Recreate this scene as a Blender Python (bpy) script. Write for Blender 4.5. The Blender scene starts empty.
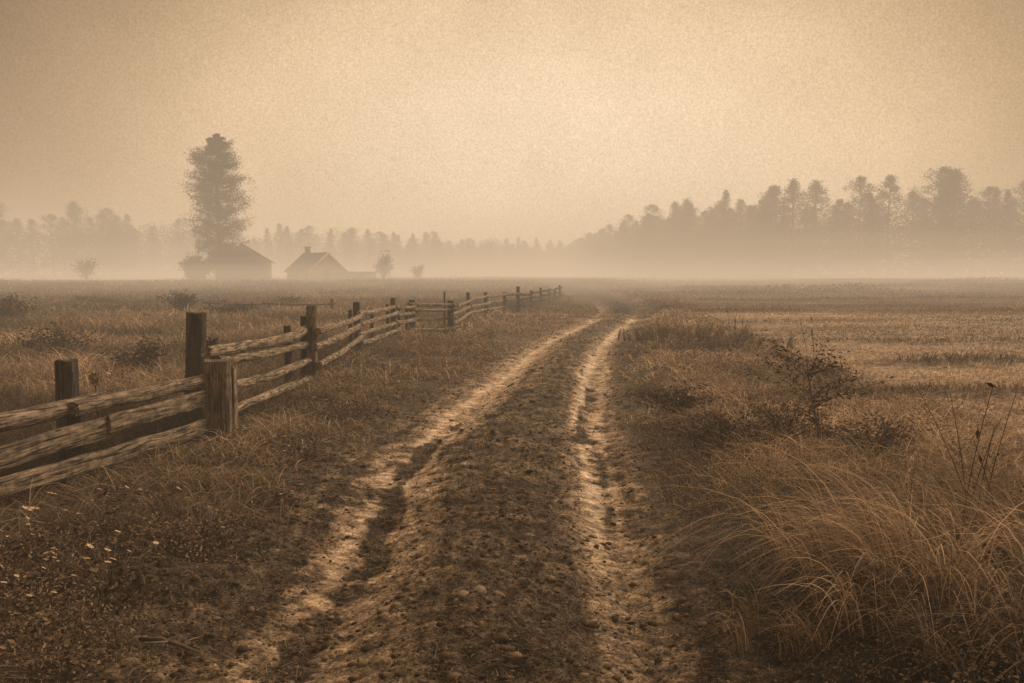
import bpy, math, random
import numpy as np
from mathutils import Vector

rng = np.random.default_rng(11)
random.seed(11)
SC = bpy.context.scene
COL = SC.collection
R = math.radians

# ------------------------------------------------------------------ noise
def _h(ix, iy, seed):
    h = (ix * 374761393 + iy * 668265263 + seed * 1442695041) & 0xffffffff
    h = ((h ^ (h >> 13)) * 1274126177) & 0xffffffff
    h = ((h ^ (h >> 16)) * 2246822519) & 0xffffffff
    return ((h ^ (h >> 15)) & 0xffffff) / float(0xffffff)

def vn(x, y, seed=0):
    x = np.asarray(x, float); y = np.asarray(y, float)
    fx = np.floor(x); fy = np.floor(y)
    ix = fx.astype(np.int64); iy = fy.astype(np.int64)
    tx = x - fx; ty = y - fy
    tx = tx * tx * (3 - 2 * tx); ty = ty * ty * (3 - 2 * ty)
    a = _h(ix, iy, seed); b = _h(ix + 1, iy, seed); c = _h(ix, iy + 1, seed); d = _h(ix + 1, iy + 1, seed)
    return (a * (1 - tx) + b * tx) * (1 - ty) + (c * (1 - tx) + d * tx) * ty

def fbm(x, y, seed=0, octv=4):
    s = 0; a = 0.5; t = 0
    for i in range(octv):
        s = s + a * vn(x * 2 ** i + 17.3 * i, y * 2 ** i - 9.1 * i, seed + i); t += a; a *= 0.5
    return s / t

def sst(a, b, x):
    t = np.clip((np.asarray(x, float) - a) / (b - a), 0, 1)
    return t * t * (3 - 2 * t)

# ------------------------------------------------------------------ layout of track, fence, verges (metres; x right, y away)
L1 = np.array([(-1.0, 0), (-.98, 3.37), (-.98, 4), (-.97, 4.87), (-1.0, 5.88), (-1.05, 6.98), (-.92, 8.32), (-.71, 10), (-.48, 11.4), (-.03, 14.4),
               (.49, 18.7), (1.08, 22.2), (1.84, 25.8), (2.83, 30.9), (4.0, 39.5), (4.9, 52.7), (5.3, 70), (3, 110), (-10, 160), (-30, 240), (-30, 2000)])
L2 = np.array([(-.66, 0), (-.68, 3.37), (-.71, 3.78), (-.72, 4.54), (-.73, 5.45), (-.78, 6.64), (-.67, 8.13), (-.5, 9.33), (-.28, 11.03), (.13, 14.7), (.62, 18.7), (1.2, 22.2),
               (1.95, 25.8), (2.95, 30.9), (4.15, 39.5), (5.05, 52.7), (5.5, 70), (3.3, 110), (-9.7, 160), (-29.7, 240), (-29.7, 2000)])
R1 = np.array([(.42, 0), (.46, 3.37), (.49, 4), (.52, 4.87), (.55, 5.68), (.64, 7.16), (.69, 8.48), (.87, 11.2), (1.16, 14), (1.64, 17.5), (2.19, 20.9), (3.04, 25.4),
               (4.3, 31.6), (5.5, 39.5), (6.5, 50.9), (6.9, 70), (5.4, 110), (-7.6, 160), (-27.6, 240), (-27.6, 2000)])
R2 = np.array([(.74, 0), (.7, 3.37), (.66, 4), (.64, 4.7), (.66, 5.45), (.72, 6.19), (.87, 8.48), (1.12, 11.2), (1.39, 13.3), (1.8, 17.5), (2.3, 20.9), (3.15, 25.4), (4.45, 31.6),
               (5.6, 39.5), (6.6, 50.9), (7.0, 70), (5.6, 110), (-7.4, 160), (-27.4, 240), (-27.4, 2000)])
POSTS = [(-3.34, 6.64), (-2.88, 8.6), (-2.65, 11.68), (-2.98, 17.08), (-2.79, 21.0), (-2.5, 22.3), (-1.60, 23.1), (-1.46, 29.93), (-.97, 33.07), (-.34, 35.56),
         (.25, 36.76), (.85, 39.53), (1.41, 43.13), (1.98, 47.46), (2.38, 49.6), (2.81, 51.9)]
FX = np.array([(-3.6, 0), (-3.45, 5.6)] + POSTS + [(3.4, 56), (3.0, 110), (-14, 160), (-34, 240), (-34, 2000)])
VR = np.array([(3.4, 0), (3.4, 6), (3.9, 9), (4.2, 12), (4.6, 18), (5.2, 24), (6.2, 32), (8.0, 42), (10, 52), (10.5, 70), (8, 110), (-5, 160), (-25, 240), (-25, 2000)])
at = lambda A, y: np.interp(y, A[:, 1], A[:, 0])
FURROWS = [(-.02, 14.6, .16), (.01, 19.2, .08), (.0, 27.5, .09), (-.03, 36.0, .12), (.02, 50.0, .16), (0.0, 62., .2), (.015, 78., .25), (-.08, 11.0, .12)]

def furrow(x, y):
    f = np.zeros_like(x)
    for k, (sl, y0, a) in enumerate(FURROWS):
        w = .20 + .016 * y0
        yy = y0 + sl * (x - 6) + (fbm(x * .15, x * 0 + k, 40 + k, 3) - .5) * .09 * y0
        f = np.maximum(f, np.exp(-((y - yy) / w) ** 2) * sst(.16, .5, vn(x * .23 + 9 * k, y * 0 + k, 60 + k)) * (a / .16))
    return f * sst(-.3, 1.2, x - at(VR, y))

def base_z(x, y):
    d = np.hypot(x, y)
    z = .72 * sst(45, 130, d) + .10 * (fbm(x * .22, y * .22, 3, 3) - .5) * sst(1.2, 3.0, np.abs(x - (at(L1, y) + at(R2, y)) / 2))
    l = at(L1, y) * .5 + at(L2, y) * .5; r = at(R1, y) * .5 + at(R2, y) * .5
    fade = 1 - sst(45, 80, y)
    z = z - .045 * np.exp(-((x - l) / .30) ** 2) * fade - .055 * np.exp(-((x - r) / .25) ** 2) * fade
    m = np.clip((x - l) / (r - l), 0, 1)
    z = z + .085 * np.sin(np.pi * m) ** 1.3 * fade
    z = z + .05 * sst(.3, 1.4, l - x) + .12 * sst(.25, 1.3, x - r)
    z = z + .09 * furrow(x, y) + .95 * (fbm(x * .045, y * .03, 7, 4) - .5) * sst(50, 110, d)
    z = z - .11 * np.exp(-((x - at(FX, y) - .1) / .5) ** 2) * (1 - sst(8.0, 10.5, y))
    return z

def roadness(x, y):
    e1 = x - (at(L1, y) - .55 - .25 * np.clip(1 - y / 9, 0, 1) - .9 * np.clip(1 - y / 4.3, 0, 1)); e2 = (at(R2, y) + .32) - x
    e = np.minimum(e1, e2) + (fbm(x * 1.7, y * 1.7, 21, 3) - .5) * .9
    return sst(-.22, .25, e)

def streak(x, y):
    l = at(L1, y) * .5 + at(L2, y) * .5; rr = at(R1, y) * .5 + at(R2, y) * .5
    k = 1 / (1 + .03 * y)
    wob = .10 * fbm(x * 1.2, y * .8, 33, 3)
    a = vn((x - l + wob) * 15 * k, y * .38, 36); b = vn((x - rr + wob) * 17 * k, y * .5, 37)
    wl = np.exp(-((x - l) / .5) ** 2); wr = np.exp(-((x - rr) / .34) ** 2)
    return np.where(np.abs(x - l) < np.abs(x - rr), a, b), np.maximum(wl, wr)

def ruts(x, y):
    n = fbm(x * 2.3, y * 1.3, 31, 3); n2 = fbm(x * 5.5, y * 6.5, 35, 4)
    sk, wk = streak(x, y)
    def g(A, w): return np.exp(-((x - at(A, y) + (n - .5) * .14) / w) ** 2)
    p = np.maximum(np.maximum(g(L1, .12), .85 * g(L2, .085)), np.maximum(g(R1, .14), .85 * g(R2, .11)))
    wide = .70 * np.maximum(np.exp(-((x - at(L1, y) * .5 - at(L2, y) * .5) / .46) ** 2), np.exp(-((x - at(R1, y) * .5 - at(R2, y) * .5) / .26) ** 2))
    p = np.maximum(p, wide)
    t = n * .24 + n2 * .40 + sk * .36 + .05 + .09 * sst(8, 17, y)
    p = p * sst(.43, .545, t + .02 * (1 - sst(4, 8, y)))
    p = np.where(x > 0, p * (1 - .45 * (1 - sst(3.8, 6.5, y))), p)
    return p * np.where(x > at(L1, y) * .5 + at(R1, y) * .5, 1 - sst(30, 46, y), 1 - sst(40, 62, y))

# ------------------------------------------------------------------ sepia palette: every albedo lies on one brown ramp
def S(l, w=0.0):
    return (l, l * (.70 - w * .1), l * (.46 - w * .12))
SV = np.array([1, .68, .43])

# ------------------------------------------------------------------ object helpers
def tag(o, label=None, cat=None, group=None, kind=None):
    if label: o['label'] = label
    if cat: o['category'] = cat
    if group: o['group'] = group
    if kind: o['kind'] = kind
    return o

def empty(name, loc, rz=0.0, label=None, cat=None, group=None):
    o = bpy.data.objects.new(name, None); COL.objects.link(o)
    o.location = loc; o.rotation_euler = (0, 0, rz)
    return tag(o, label, cat, group)

def link(name, me, mat, parent=None):
    o = bpy.data.objects.new(name, me); COL.objects.link(o)
    if mat: me.materials.append(mat)
    if parent: o.parent = parent
    return o

def dup(root):
    r = root.copy(); COL.objects.link(r)
    for ch in list(root.children):
        c = ch.copy(); COL.objects.link(c); c.parent = r
        for g in list(ch.children):
            d = g.copy(); COL.objects.link(d); d.parent = c
    return r

def mesh_np(name, V, F, col=None, gc=None, smooth=False):
    """V (n,3), F (m,k) one polygon size"""
    me = bpy.data.meshes.new(name)
    V = np.asarray(V, np.float32); F = np.asarray(F, np.int32); k = F.shape[1]
    me.vertices.add(len(V)); me.vertices.foreach_set('co', V.ravel())
    me.loops.add(F.size); me.loops.foreach_set('vertex_index', F.ravel())
    me.polygons.add(len(F)); me.polygons.foreach_set('loop_start', np.arange(0, F.size, k, dtype=np.int32))
    try: me.polygons.foreach_set('loop_total', np.full(len(F), k, np.int32))
    except Exception: pass
    if smooth: me.polygons.foreach_set('use_smooth', np.ones(len(F), bool))
    if col is not None:
        a = me.attributes.new('col', 'FLOAT_COLOR', 'POINT')
        a.data.foreach_set('color', np.concatenate([col, np.ones((len(col), 1))], 1).astype(np.float32).ravel())
    if gc is not None:
        a = me.attributes.new('grain', 'FLOAT_VECTOR', 'POINT')
        a.data.foreach_set('vector', np.asarray(gc, np.float32).ravel())
    me.update(calc_edges=True)
    return me

class Acc:
    """collects pieces of one mesh (mixed polygon sizes)"""
    def __init__(s): s.v = []; s.f = []; s.g = []; s.n = 0
    def add(s, V, F, G=None):
        V = np.asarray(V, float); s.v.append(V)
        s.f += [tuple(int(i) + s.n for i in f) for f in F]
        s.g.append(np.asarray(G, float) if G is not None else V); s.n += len(V)
    def build(s, name, mat, parent=None, smooth=False):
        me = bpy.data.meshes.new(name); V = np.concatenate(s.v); G = np.concatenate(s.g)
        me.from_pydata(V.tolist(), [], s.f)
        a = me.attributes.new('grain', 'FLOAT_VECTOR', 'POINT'); a.data.foreach_set('vector', G.astype(np.float32).ravel())
        if smooth: me.polygons.foreach_set('use_smooth', np.ones(len(s.f), bool))
        me.update()
        return link(name, me, mat, parent)

def tube(path, radii, n=7, wob=0.0, seed=0):
    path = np.asarray(path, float); radii = np.asarray(radii, float)
    T = np.gradient(path, axis=0); T /= np.linalg.norm(T, axis=1)[:, None] + 1e-9
    up = np.array([0, 0, 1.]) if abs(T[0][2]) < .9 else np.array([1., 0, 0])
    V = []; G = []
    L = np.concatenate([[0], np.cumsum(np.linalg.norm(np.diff(path, axis=0), axis=1))])
    r = np.random.default_rng(seed)
    for i in range(len(path)):
        a = np.cross(T[i], up); a /= np.linalg.norm(a) + 1e-9; b = np.cross(T[i], a)
        th = np.arange(n) * 2 * np.pi / n
        rr = radii[i] * (1 + wob * (r.random(n) - .5))
        V.append(path[i] + np.outer(np.cos(th) * rr, a) + np.outer(np.sin(th) * rr, b))
        G.append(np.stack([np.full(n, L[i]), np.cos(th) * radii[i], np.sin(th) * radii[i]], 1))
    F = []
    m = len(path)
    for i in range(m - 1):
        for j in range(n):
            F.append((i * n + j, i * n + (j + 1) % n, (i + 1) * n + (j + 1) % n, (i + 1) * n + j))
    F.append(tuple(range(n))[::-1]); F.append(tuple(range((m - 1) * n, m * n)))
    return np.concatenate(V), F, np.concatenate(G)

def beam(p0, p1, w, h, power=3.0, seed=0, sag=0.0, bow=0.0, rough=.10, rag=.02, n=16, taper=1.0, twist=0.0, step=.07, kink=None):
    """a split log, plank or post from p0 to p1: rounded-rectangle section, irregular, with ragged ends"""
    r = np.random.default_rng(seed + 1000)
    p0 = np.asarray(p0, float); p1 = np.asarray(p1, float)
    L = np.linalg.norm(p1 - p0); m = max(3, int(L / step) + 1)
    t = np.linspace(0, 1, m)
    ax = (p1 - p0) / L
    ref = np.array([0, 0, 1.]) if abs(ax[2]) < .8 else np.array([0, 1., 0])
    a = np.cross(ax, ref); a /= np.linalg.norm(a); b = np.cross(a, ax)
    th = np.arange(n) * 2 * np.pi / n + .2
    ct, st_ = np.cos(th), np.sin(th)
    cx = np.sign(ct) * np.abs(ct) ** (2 / power); cy = np.sign(st_) * np.abs(st_) ** (2 / power)
    V = []; G = []
    off = r.random() * 100
    for i in range(m):
        k = 1 + (taper - 1) * t[i]
        rad = 1 + rough * 2 * (fbm(np.full(n, t[i] * L * 1.4 + off) , np.abs(th - np.pi) * 1.6 + off, seed, 3) - .5) + rough * .8 * (fbm(np.full(n, t[i] * L * .5 + off), th * 0 + off, seed + 5, 2) - .5)
        tw = twist * t[i]
        X = cx * w / 2 * k * rad; Y = cy * h / 2 * k * rad
        X, Y = X * math.cos(tw) - Y * math.sin(tw), X * math.sin(tw) + Y * math.cos(tw)
        e = 0
        if i == 0: e = -rag * r.random(n)
        if i == m - 1: e = rag * r.random(n)
        c = p0 + (p1 - p0) * t[i]
        off_b = -sag * 4 * t[i] * (1 - t[i]) + .011 * (vn(t[i] * L * 1.1 + off, off, seed) - .5) * 2 + .010 * (vn(t[i] * L * 4 + off, off, seed + 3) - .5) * 2
        if kink is not None: off_b += kink[1] * np.clip((t[i] - kink[0]) / (1 - kink[0]), 0, 1) ** 1.4
        off_a = bow * 4 * t[i] * (1 - t[i]) + .012 * (vn(t[i] * L * .9 + off, off + 7, seed) - .5) * 2
        V.append(c + np.outer(X + off_a, a) + np.outer(Y + off_b, b) + np.outer(e * np.ones(n), ax))
        G.append(np.stack([np.full(n, t[i] * L + off), X + off, Y], 1))
    F = []
    for i in range(m - 1):
        for j in range(n):
            F.append((i * n + j, i * n + (j + 1) % n, (i + 1) * n + (j + 1) % n, (i + 1) * n + j))
    V = np.concatenate(V); G = np.concatenate(G)
    V = np.concatenate([V, [V[:n].mean(0)], [V[-n:].mean(0)]]); G = np.concatenate([G, [G[:n].mean(0)], [G[-n:].mean(0)]])
    N = m * n
    for j in range(n):
        F.append((N, (j + 1) % n, j)); F.append((N + 1, (m - 1) * n + j, (m - 1) * n + (j + 1) % n))
    return V, F, G

def box(x0, x1, y0, y1, z0, z1):
    V = [(x0, y0, z0), (x1, y0, z0), (x1, y1, z0), (x0, y1, z0), (x0, y0, z1), (x1, y0, z1), (x1, y1, z1), (x0, y1, z1)]
    return V, [(0, 3, 2, 1), (4, 5, 6, 7), (0, 1, 5, 4), (1, 2, 6, 5), (2, 3, 7, 6), (3, 0, 4, 7)]

# ------------------------------------------------------------------ materials
def mat(name):
    m = bpy.data.materials.new(name); m.use_nodes = True
    nt = m.node_tree; nt.nodes.clear()
    o = nt.nodes.new('ShaderNodeOutputMaterial')
    return m, nt, o

def N(nt, t, **k):
    n = nt.nodes.new(t)
    for a, v in k.items():
        if a in n.inputs.keys() and not hasattr(n, a): n.inputs[a].default_value = v
        else: setattr(n, a, v)
    return n

def noise(nt, vec, scale, detail=5, rough=.6):
    n = nt.nodes.new('ShaderNodeTexNoise'); n.inputs['Scale'].default_value = scale
    n.inputs['Detail'].default_value = detail; n.inputs['Roughness'].default_value = rough
    if vec is not None: nt.links.new(vec, n.inputs['Vector'])
    return n.outputs['Fac']

def ramp(nt, fac, stops):
    n = nt.nodes.new('ShaderNodeValToRGB'); cr = n.color_ramp
    while len(cr.elements) < len(stops): cr.elements.new(.5)
    for e, (p, c) in zip(cr.elements, stops):
        e.position = p; e.color = (*c, 1) if len(c) == 3 else c
    nt.links.new(fac, n.inputs['Fac'])
    return n.outputs['Color']

def mulc(nt, a, b, fac=1.0):
    n = nt.nodes.new('ShaderNodeMix'); n.data_type = 'RGBA'; n.blend_type = 'MULTIPLY'; n.inputs['Factor'].default_value = fac
    nt.links.new(a, n.inputs['A']); nt.links.new(b, n.inputs['B'])
    return n.outputs['Result']

def attr(nt, name):
    n = nt.nodes.new('ShaderNodeAttribute'); n.attribute_name = name
    return n

def foliage_mat(name, transl=.35):
    m, nt, o = mat(name)
    a = attr(nt, 'col')
    d = N(nt, 'ShaderNodeBsdfDiffuse'); t = N(nt, 'ShaderNodeBsdfTranslucent'); mx = N(nt, 'ShaderNodeMixShader')
    mx.inputs[0].default_value = transl
    nt.links.new(a.outputs['Color'], d.inputs[0]); nt.links.new(a.outputs['Color'], t.inputs[0])
    nt.links.new(d.outputs[0], mx.inputs[1]); nt.links.new(t.outputs[0], mx.inputs[2]); nt.links.new(mx.outputs[0], o.inputs[0])
    return m

def wood_mat(name, dark, mid, light, crack=.8, gscale=1.0):
    m, nt, o = mat(name)
    g = attr(nt, 'grain').outputs['Vector']
    mp = N(nt, 'ShaderNodeMapping'); mp.inputs['Scale'].default_value = (3.5 * gscale, 34 * gscale, 34 * gscale); nt.links.new(g, mp.inputs['Vector'])
    f = noise(nt, mp.outputs[0], 1.0, 7, .68)
    f2 = noise(nt, g, 13.0 * gscale, 5, .65)
    c = ramp(nt, f, [(.30, S(dark)), (.48, S(mid)), (.72, S(light))])
    mp2 = N(nt, 'ShaderNodeMapping'); mp2.inputs['Scale'].default_value = (4.5 * gscale, 80 * gscale, 80 * gscale); nt.links.new(g, mp2.inputs['Vector'])
    f3 = noise(nt, mp2.outputs[0], 1.0, 3, .5)
    c = mulc(nt, c, ramp(nt, f3, [(.40, (.12, .11, .10)), (.47, (1, 1, 1))]))
    c2 = ramp(nt, f2, [(.34, (.32, .31, .29)), (.56, (1, 1, 1))])
    cc = mulc(nt, c, c2, .85)
    b = N(nt, 'ShaderNodeBsdfPrincipled'); b.inputs['Roughness'].default_value = .85; b.inputs['Specular IOR Level'].default_value = .25
    nt.links.new(cc, b.inputs['Base Color'])
    bp = N(nt, 'ShaderNodeBump'); bp.inputs['Strength'].default_value = crack; bp.inputs['Distance'].default_value = .02
    nt.links.new(f, bp.inputs['Height']); nt.links.new(bp.outputs[0], b.inputs['Normal'])
    nt.links.new(b.outputs[0], o.inputs[0])
    return m

def plain_mat(name, l, var=.4, scale=6, spec=.2, rough=.85):
    m, nt, o = mat(name)
    tc = N(nt, 'ShaderNodeTexCoord')
    f = noise(nt, tc.outputs['Object'], scale, 6, .65)
    c = ramp(nt, f, [(.3, S(l * (1 - var))), (.7, S(l * (1 + var)))])
    b = N(nt, 'ShaderNodeBsdfPrincipled'); b.inputs['Roughness'].default_value = rough; b.inputs['Specular IOR Level'].default_value = spec
    nt.links.new(c, b.inputs['Base Color'])
    bp = N(nt, 'ShaderNodeBump'); bp.inputs['Strength'].default_value = .5; bp.inputs['Distance'].default_value = .03
    nt.links.new(f, bp.inputs['Height']); nt.links.new(bp.outputs[0], b.inputs['Normal'])
    nt.links.new(b.outputs[0], o.inputs[0])
    return m

def vol_mat(name, sigma, rgb):
    m, nt, o = mat(name)
    a = N(nt, 'ShaderNodeVolumeAbsorption'); a.inputs['Color'].default_value = (0, 0, 0, 1); a.inputs['Density'].default_value = sigma
    e = N(nt, 'ShaderNodeEmission'); e.inputs['Color'].default_value = (*rgb, 1); e.inputs['Strength'].default_value = sigma  # volume glows by itself, standing in for daylight scattered in the mist
    ad = N(nt, 'ShaderNodeAddShader')
    nt.links.new(a.outputs[0], ad.inputs[0]); nt.links.new(e.outputs[0], ad.inputs[1]); nt.links.new(ad.outputs[0], o.inputs['Volume'])
    return m

M_GRASS = foliage_mat('dry_grass', .35)
M_LEAF = foliage_mat('leaves', .25)
M_RAIL = wood_mat('weathered_rail_wood', .03, .19, .44, crack=1.0)
M_PLANK = wood_mat('worn_plank_wood', .025, .14, .34, crack=1.0)
M_POST = wood_mat('dark_post_wood', .014, .045, .11)
M_BLOCK = wood_mat('split_block_wood', .03, .11, .24)
M_FARRAIL = wood_mat('far_rail_wood', .04, .11, .2, gscale=.6)
M_BARK = wood_mat('bark', .012, .03, .06, gscale=.4)
M_SHINGLE = plain_mat('old_roof', .012, .3, 3)
M_BOARD = plain_mat('old_board_wall', .26, .35, 4)
M_TRIM = plain_mat('pale_trim', .5, .1, 8)
M_DARK = plain_mat('dark_opening', .015, .2, 4)
M_PANE = plain_mat('pale_pane', .5, .1, 3, .5, .2)
M_BRICK = plain_mat('chimney_brick', .05, .3, 10)
M_STONE = plain_mat('field_stone', .17, .3, 22)
M_STICK = wood_mat('stick_bark', .03, .09, .2)

# ------------------------------------------------------------------ ground
def soil_mat():
    m, nt, o = mat('field_soil')
    a = attr(nt, 'col').outputs['Color']
    tc = N(nt, 'ShaderNodeTexCoord').outputs['Object']
    mp = N(nt, 'ShaderNodeMapping'); mp.inputs['Scale'].default_value = (1, 1.7, 1); nt.links.new(tc, mp.inputs['Vector'])
    f1 = noise(nt, mp.outputs[0], 9, 8, .72)
    f2 = noise(nt, mp.outputs[0], 55, 5, .7)
    c1 = ramp(nt, f1, [(.38, (.20, .19, .18)), (.49, (.78, .78, .78)), (.62, (1.55, 1.55, 1.55))])
    c2 = ramp(nt, f2, [(.36, (.22, .21, .20)), (.51, (.95, .95, .95)), (.66, (1.7, 1.7, 1.7))])
    c = mulc(nt, mulc(nt, a, c1), c2)
    b = N(nt, 'ShaderNodeBsdfPrincipled')
    wb = N(nt, 'ShaderNodeRGBToBW'); nt.links.new(a, wb.inputs[0])
    for sock, v0, v1 in (('Roughness', .85, .42), ('Specular IOR Level', .15, .5)):   # packed wet ruts have a sheen
        q = N(nt, 'ShaderNodeMapRange'); q.inputs['From Min'].default_value = .20; q.inputs['From Max'].default_value = .36
        q.inputs['To Min'].default_value = v0; q.inputs['To Max'].default_value = v1
        nt.links.new(wb.outputs[0], q.inputs['Value']); nt.links.new(q.outputs[0], b.inputs[sock])
    nt.links.new(c, b.inputs['Base Color'])
    ad = N(nt, 'ShaderNodeMath', operation='MULTIPLY_ADD'); ad.inputs[1].default_value = .35
    nt.links.new(f2, ad.inputs[0]); nt.links.new(f1, ad.inputs[2])
    bp = N(nt, 'ShaderNodeBump'); bp.inputs['Strength'].default_value = .7; bp.inputs['Distance'].default_value = .03
    nt.links.new(ad.outputs[0], bp.inputs['Height']); nt.links.new(bp.outputs[0], b.inputs['Normal'])
    nt.links.new(b.outputs[0], o.inputs[0])
    return m

def micro(x, y):
    rd = roadness(x, y)
    d = np.hypot(x, y)
    near = 1 - sst(14, 32, d)
    cl = fbm(x * 4.6, y * 8.5, 71, 4) - .5
    cl2 = fbm(x * 17, y * 27, 75, 3) - .5
    rt = ruts(x, y)
    sk, wk = streak(x, y)
    return near * ((.095 * cl + .055 * cl2) * (1 - .7 * rt) * (.35 + .65 * rd) + .022 * (sk - .5) * wk * rd + .008 * (fbm(x * 6, y * 9, 77, 4) - .5) * rt) + .05 * (1 - near) * cl * .5

def build_ground():
    ys = [-12, -9, -6, -4, -2, -.5, .8, 1.8, 2.5]
    y = 2.9
    while y < 60: ys.append(y); y += max(.012, .0042 * y)
    while y < 2500: ys.append(y); y *= 1.035
    u = np.concatenate([np.linspace(-3.2, -.72, 50)[:-1], np.arange(-.72, .7201, .0027), np.linspace(.72, 3.2, 50)[1:]])
    Y = np.array(ys); W = np.maximum(Y, 2.9)
    X = W[:, None] * u[None, :]; YY = np.repeat(Y[:, None], len(u), 1)
    x = X.ravel(); y = YY.ravel()
    z = base_z(x, y) + micro(x, y)
    d = np.hypot(x, y)
    rd = roadness(x, y); rt = ruts(x, y)
    n1 = fbm(x * .9, y * .9, 81, 4); n2 = fbm(x * .12, y * .12, 85, 4)
    left = x < at(FX, y); fld = sst(-.6, .6, x - at(VR, y) + (n1 - .5) * 2)
    lum = np.where(left, .10, .05) + .05 * (n1 - .5)
    lum = lum * (1 - fld) + fld * (.25 + .16 * (n1 - .5) + .16 * (n2 - .5))
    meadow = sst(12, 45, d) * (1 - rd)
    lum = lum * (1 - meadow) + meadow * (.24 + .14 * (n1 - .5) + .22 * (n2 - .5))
    fu = furrow(x, y); lum = lum * (1 - .8 * fu) + .03 * .8 * fu
    sk, wk = streak(x, y)
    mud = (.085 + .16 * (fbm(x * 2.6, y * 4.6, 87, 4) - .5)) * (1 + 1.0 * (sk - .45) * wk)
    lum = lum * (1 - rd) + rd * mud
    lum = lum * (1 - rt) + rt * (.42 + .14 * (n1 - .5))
    # relief shade painted into the hollows
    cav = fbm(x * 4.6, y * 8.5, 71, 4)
    lum = lum * (.45 + 1.1 * np.clip(cav, .1, .9)) * (1 - .33 * (1 - sst(3.2, 8, d)))  # also darkened toward the camera, a vignette put into the ground colour
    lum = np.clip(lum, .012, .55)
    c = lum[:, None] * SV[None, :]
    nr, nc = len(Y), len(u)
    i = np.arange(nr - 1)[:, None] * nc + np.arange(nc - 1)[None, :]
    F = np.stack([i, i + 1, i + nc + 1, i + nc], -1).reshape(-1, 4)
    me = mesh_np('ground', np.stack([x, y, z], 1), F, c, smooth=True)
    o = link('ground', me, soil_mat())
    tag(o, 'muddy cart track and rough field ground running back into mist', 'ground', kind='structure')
build_ground()

def gz(x, y): return base_z(np.asarray(x, float), np.asarray(y, float))
def g1(x, y): return float(gz(np.array([x]), np.array([y]))[0])

# ------------------------------------------------------------------ grass
def blades(P, h, lean, az, w, col, segs=3, droop=0.3, tipdark=None):
    n = len(P); k = segs + 1
    t = np.linspace(0, 1, k)[None, :, None]
    D = np.stack([np.cos(az), np.sin(az), np.zeros(n)], 1)[:, None, :]
    h = h[:, None, None]; lean = lean[:, None, None]; dr = (droop if np.ndim(droop) else np.full(n, droop))[:, None, None]
    p0 = P[:, None, :]; upv = np.array([0, 0, 1.])[None, None, :]
    c1 = p0 + upv * h * .75 + D * lean * .18
    c2 = p0 + upv * h * (1 - dr) + D * lean
    C = (1 - t) ** 2 * p0 + 2 * t * (1 - t) * c1 + t ** 2 * c2
    sa = az + np.pi / 2 + rng.normal(0, .7, n)
    Sd = np.stack([np.cos(sa), np.sin(sa), rng.normal(0, .25, n)], 1)[:, None, :]
    wd = (w[:, None, None] * .5) * (1 - .85 * t ** 1.5)
    A = C - Sd * wd; B = C + Sd * wd
    V = np.stack([A, B], 2).reshape(-1, 3)
    b = (np.arange(n) * 2 * k)[:, None] + np.arange(segs)[None, :] * 2
    F = np.stack([b, b + 1, b + 3, b + 2], -1).reshape(-1, 4)
    tt = np.linspace(0, 1, k)[None, :, None]
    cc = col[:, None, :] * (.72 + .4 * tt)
    Cc = np.repeat(cc[:, :, None, :], 2, 2).reshape(-1, 3)
    return V, F, Cc

class Big:
    def __init__(s): s.V = []; s.F = []; s.C = []; s.n = 0
    def add(s, V, F, C):
        s.V.append(V); s.F.append(F + s.n); s.C.append(C); s.n += len(V)
    def build(s, name, m, parent=None):
        return link(name, mesh_np(name, np.concatenate(s.V), np.concatenate(s.F), np.concatenate(s.C)), m, parent)

def scatter(n, d0, d1, umin, umax, p=1.0):
    """points over the wedge in front of the lane, denser near"""
    q = rng.random(n)
    d = d0 * (d1 / d0) ** q if p == 1.0 else (d0 ** (1 - p) + q * (d1 ** (1 - p) - d0 ** (1 - p))) ** (1 / (1 - p))
    u = rng.uniform(umin, umax, n)
    return d * u, d

def leafquads(P, size, col, flat=.6):
    n = len(P)
    a = rng.normal(0, 1, (n, 3)); a[:, 2] *= flat; a /= np.linalg.norm(a, axis=1)[:, None]
    b = rng.normal(0, 1, (n, 3)); b -= a * (a * b).sum(1)[:, None]; b /= np.linalg.norm(b, axis=1)[:, None]
    s = size[:, None]
    V = np.stack([P - a * s, P - b * s * .38 + a * s * .1, P + a * s, P + b * s * .38 + a * s * .1], 1).reshape(-1, 3)
    F = np.arange(n * 4).reshape(-1, 4)
    return V, F, np.repeat(col, 4, 0)

def tone(n, l, var=.35, cap=2.6):
    return (l * np.minimum(np.exp(rng.normal(0, var, n)), cap))[:, None] * np.array([[1, .695, .45]])

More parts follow.
